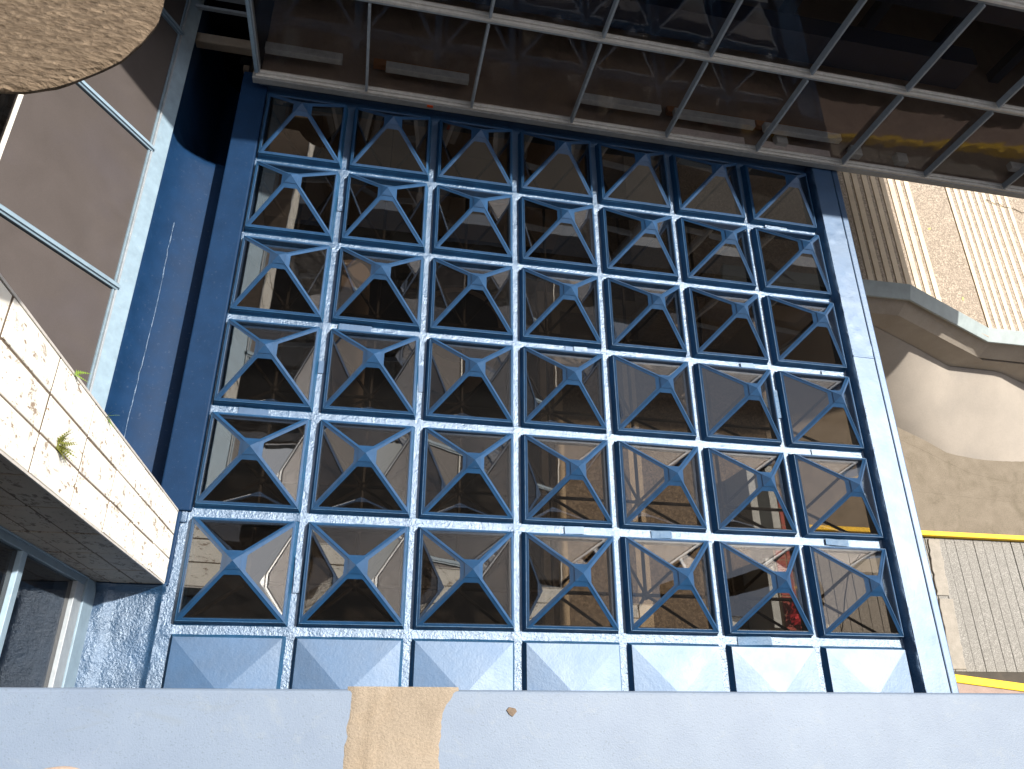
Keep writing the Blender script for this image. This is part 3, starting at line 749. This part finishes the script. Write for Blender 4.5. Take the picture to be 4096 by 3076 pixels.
# ================================================================== GLASS FACADE (top)
fa = empty('glass_facade', (0, 6, .25), 'dark glass facade with cream ledges and grey mullions above the blue roof', 'facade')
fz = [.25, 1.515, 2.775, 4.04]
X0, PW, NB = -3.58, 1.2425, 11
XE = X0+PW*NB
bevel(boxobj('sill_fascia', (X0-.04, XE, 5.995, 6.09, .155, .238), M['grey_sill'], fa), .006)
def ledge(zt):
    bevel(boxobj('ledge', (X0, XE, 6.004, 6.10, zt-.018, zt+.012), M['cream_ledge'], fa), .004)
    bevel(boxobj('ledge_bead', (X0, XE, 6.036, 6.09, zt+.0125, zt+.034), M['cream_ledge'], fa), .004)
ledge(.257)
for zt in fz[1:]:
    boxobj('transom', (X0, XE, 6.02, 6.12, zt-.05, zt-.02), M['mullion'], fa); ledge(zt)
for k in range(NB+1):
    x = X0+PW*k
    if k == 0:
        bevel(boxobj('corner_post', (x-.01, x+.028, 6.012, 6.16, .292, 4.1), M['lightblue'], fa), .006)
        bevel(boxobj('corner_post', (x+.030, x+.045, 6.03, 6.15, .292, 4.1), M['alu'], fa), .004)
    else:
        for a, b in zip(fz, fz[1:]):
            bevel(boxobj('mullion', (x-.014, x+.014, 5.990, 6.085, a+.036, b-.052), M['mullion'], fa), .004)
for k in range(NB):
    for a, b in zip(fz, fz[1:]):
        o = MB().box(-.602, .602, 0, .008, a+.012, b-.05).obj('pane', M['glass_facade'], fa)
        o.location = (X0+PW*(k+.5)-0, 6.075, 0); o.rotation_euler = (random.uniform(-.003, .003), 0, random.uniform(-.004, .004))
# body of the facade block
boxobj('underside', (X0, XE, 6.10, 12, .06, .15), M['grey_sill'], fa)
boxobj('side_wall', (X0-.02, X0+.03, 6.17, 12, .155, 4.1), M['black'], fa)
boxobj('side_wall', (XE-.05, XE, 6.12, 12, .155, 4.1), M['hall_wall'], fa)
boxobj('top_slab', (X0-.05, XE, 6.10, 12, 4.1, 4.35), M['grey_sill'], fa)
boxobj('floor_slab', (X0+.04, XE-.06, 6.105, 11.9, .155, .20), M['brown_floor'], fa)
boxobj('rear_wall', (X0+.04, XE-.06, 9.6, 9.7, .2, 4.1), M['hall_wall'], fa)
boxobj('reflected_band', (X0+.04, 5.3, 6.95, 7.25, .95, 1.35), M['navy'], fa)  # navy bars inside, standing in for dark bands reflected in the panes
boxobj('reflected_band', (X0+.04, XE-.06, 7.6, 7.9, 1.5, 1.95), M['navy'], fa)
boxobj('ceiling_grid', (X0+.04, XE-.06, 7.4, 9.6, 3.4, 3.5), M['black'], fa)
for k in range(NB):
    x = X0+PW*k
    if k in (0, 1, 3, 4, 5, 8):
        bevel(boxobj('inner_rail', (x+.08+random.choice((0, 0, .12)), x+PW-random.choice((.06, .10, .3)), 6.26, 6.37, .36, .44), M['rail_grey'], fa), .006)
    if k in (4, 5):
        boxobj('grey_panel', (x+.10, x+PW-.12 if k != 3 else x+.5, 6.115, 6.25, .2, .235), M['paper'], fa)
    if k in (1, 4, 5): boxobj('wood_strip', (x+.05, x+PW-.06, 6.42, 6.52, .24, .31), M['wood'], fa)
    if k > 2: boxobj('inner_post', (x+.52, x+.68, 8.2, 8.36, .2, 3.4), M['navy'], fa)
for k, x in ((5, 2.95), (6, 4.05), (6, 4.75)):
    bevel(boxobj('grey_bracket', (x, x+.16, 6.2, 6.36, .2, .30), M['rail_grey'], fa), .01)
tag(boxobj('orange_sticker', (-1.62, -1.55, 5.985, 5.9945, .195, .226), M['orange']), 'small torn orange sticker on the grey sill of the facade', 'sticker')
# recess left of the facade
rc = empty('recess_beam', (-4.05, 6.7, .0), 'worn beige concrete beam in the dark recess left of the facade', 'beam')
bevel(boxobj('beam', (-4.6, -3.70, 6.66, 6.80, -.10, .02), M['plaster'], rc), .015)
boxobj('metal_rail', (-4.6, -3.62, 7.02, 7.06, .15, .19), M['mullion'], rc)
boxobj('metal_rail', (-4.6, -3.62, 7.14, 7.24, .22, .29), M['mullion'], rc)
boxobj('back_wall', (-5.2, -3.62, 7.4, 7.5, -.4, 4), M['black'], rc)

# ================================================================== PARAPET under the camera
pa = empty('parapet', (-1.8, -.95, 5.66), 'pale blue concrete parapet ledge crossing the bottom of the view', 'parapet')
o = boxobj('ledge', (-12, 12, -1.30, -.688, 5.36, 5.66), M['parapet'], pa); bevel(o, .006, 3)
# beige plaster repair with ragged outline, wrapped over the edge
nn = 46; L0, L1 = [], []
for i in range(nn+1):
    f = i/nn; y = -.684-.30*f
    L0.append((-2.0-.010*f+.002*noise.noise((f*5, 1, 0))+.0012*noise.noise((f*40, 5, 0)), y))
    L1.append((-1.83+.010*math.exp(-((f-.03)/.05)**2)-.014*min(1, f*6)+.0035*noise.noise((f*8, 2, 0))+.0018*noise.noise((f*44, 7, 0)), y))
mb = MB(); b = 0; nc = 24
for i in range(nn+1):
    for j in range(nc+1):
        t = j/nc; x = L0[i][0]+(L1[i][0]-L0[i][0])*t; e = min(t, 1-t)*14
        mb.v.append((x, L0[i][1], 5.6575+.0045*min(1, e)+.0012*noise.noise((x*60, L0[i][1]*60, 0))+.0025*math.exp(-((t-.28)/.03)**2)))
for i in range(nn):
    for j in range(nc): a = i*(nc+1)+j; mb.f.append((a, a+1, a+nc+2, a+nc+1))
for j in range(nc):  # front lip
    a = j; q = len(mb.v); mb.v += [(mb.v[a][0], -.6845, 5.60), (mb.v[a+1][0], -.6845, 5.60)]; mb.f.append((a, a+1, q+1, q))
mb.obj('plaster_patch', M['plaster'], pa, True)
cp = empty('clay_cap', (-2.388, -.862, 5.66), 'round beige clay cap on the parapet at the bottom left', 'cap')
mb = MB(); pr = [(0.0, .030), (.030, .030), (.048, .030), (.052, .040), (.062, .042), (.070, .034), (.070, -.01)]
for i in range(48):
    a = 2*math.pi*i/48
    for r, zz in pr[1:]: mb.v.append((-2.388+r*math.cos(a), -.862+r*math.sin(a), 5.66+zz))
n = 6; mb.v.append((-2.388, -.862, 5.69)); ct = len(mb.v)-1
for i in range(48):
    j = (i+1) % 48; mb.f.append((ct, i*n, j*n))
    for m in range(n-1): mb.f.append((i*n+m, i*n+m+1, j*n+m+1, j*n+m))
mb.obj('rim', M['clay'], cp, True)
mb = MB()
pts = [(-1.735+.008*math.cos(a)*random.uniform(.7, 1.2), -.72+.007*math.sin(a)*random.uniform(.7, 1.2), 5.659) for a in [i*.7 for i in range(9)]]
tag(mb.prism(pts, (0, 0, .003)).obj('paint_chip', M['grout']), 'tiny grey paint chip on the parapet right of the beige patch', 'chip')
# building the parapet belongs to (seen only in reflections); its upper wall is added to block sky reflection
bw = boxobj('sky_blocker_wall', (-14, 14, -3.2, -2.9, 5.36, 15), M['bldg']); tag(bw, kind='structure')
bw = boxobj('wall', (-14, 14, -1.9, -1.26, -5.3, 5.35), M['bldg']); tag(bw, kind='structure')
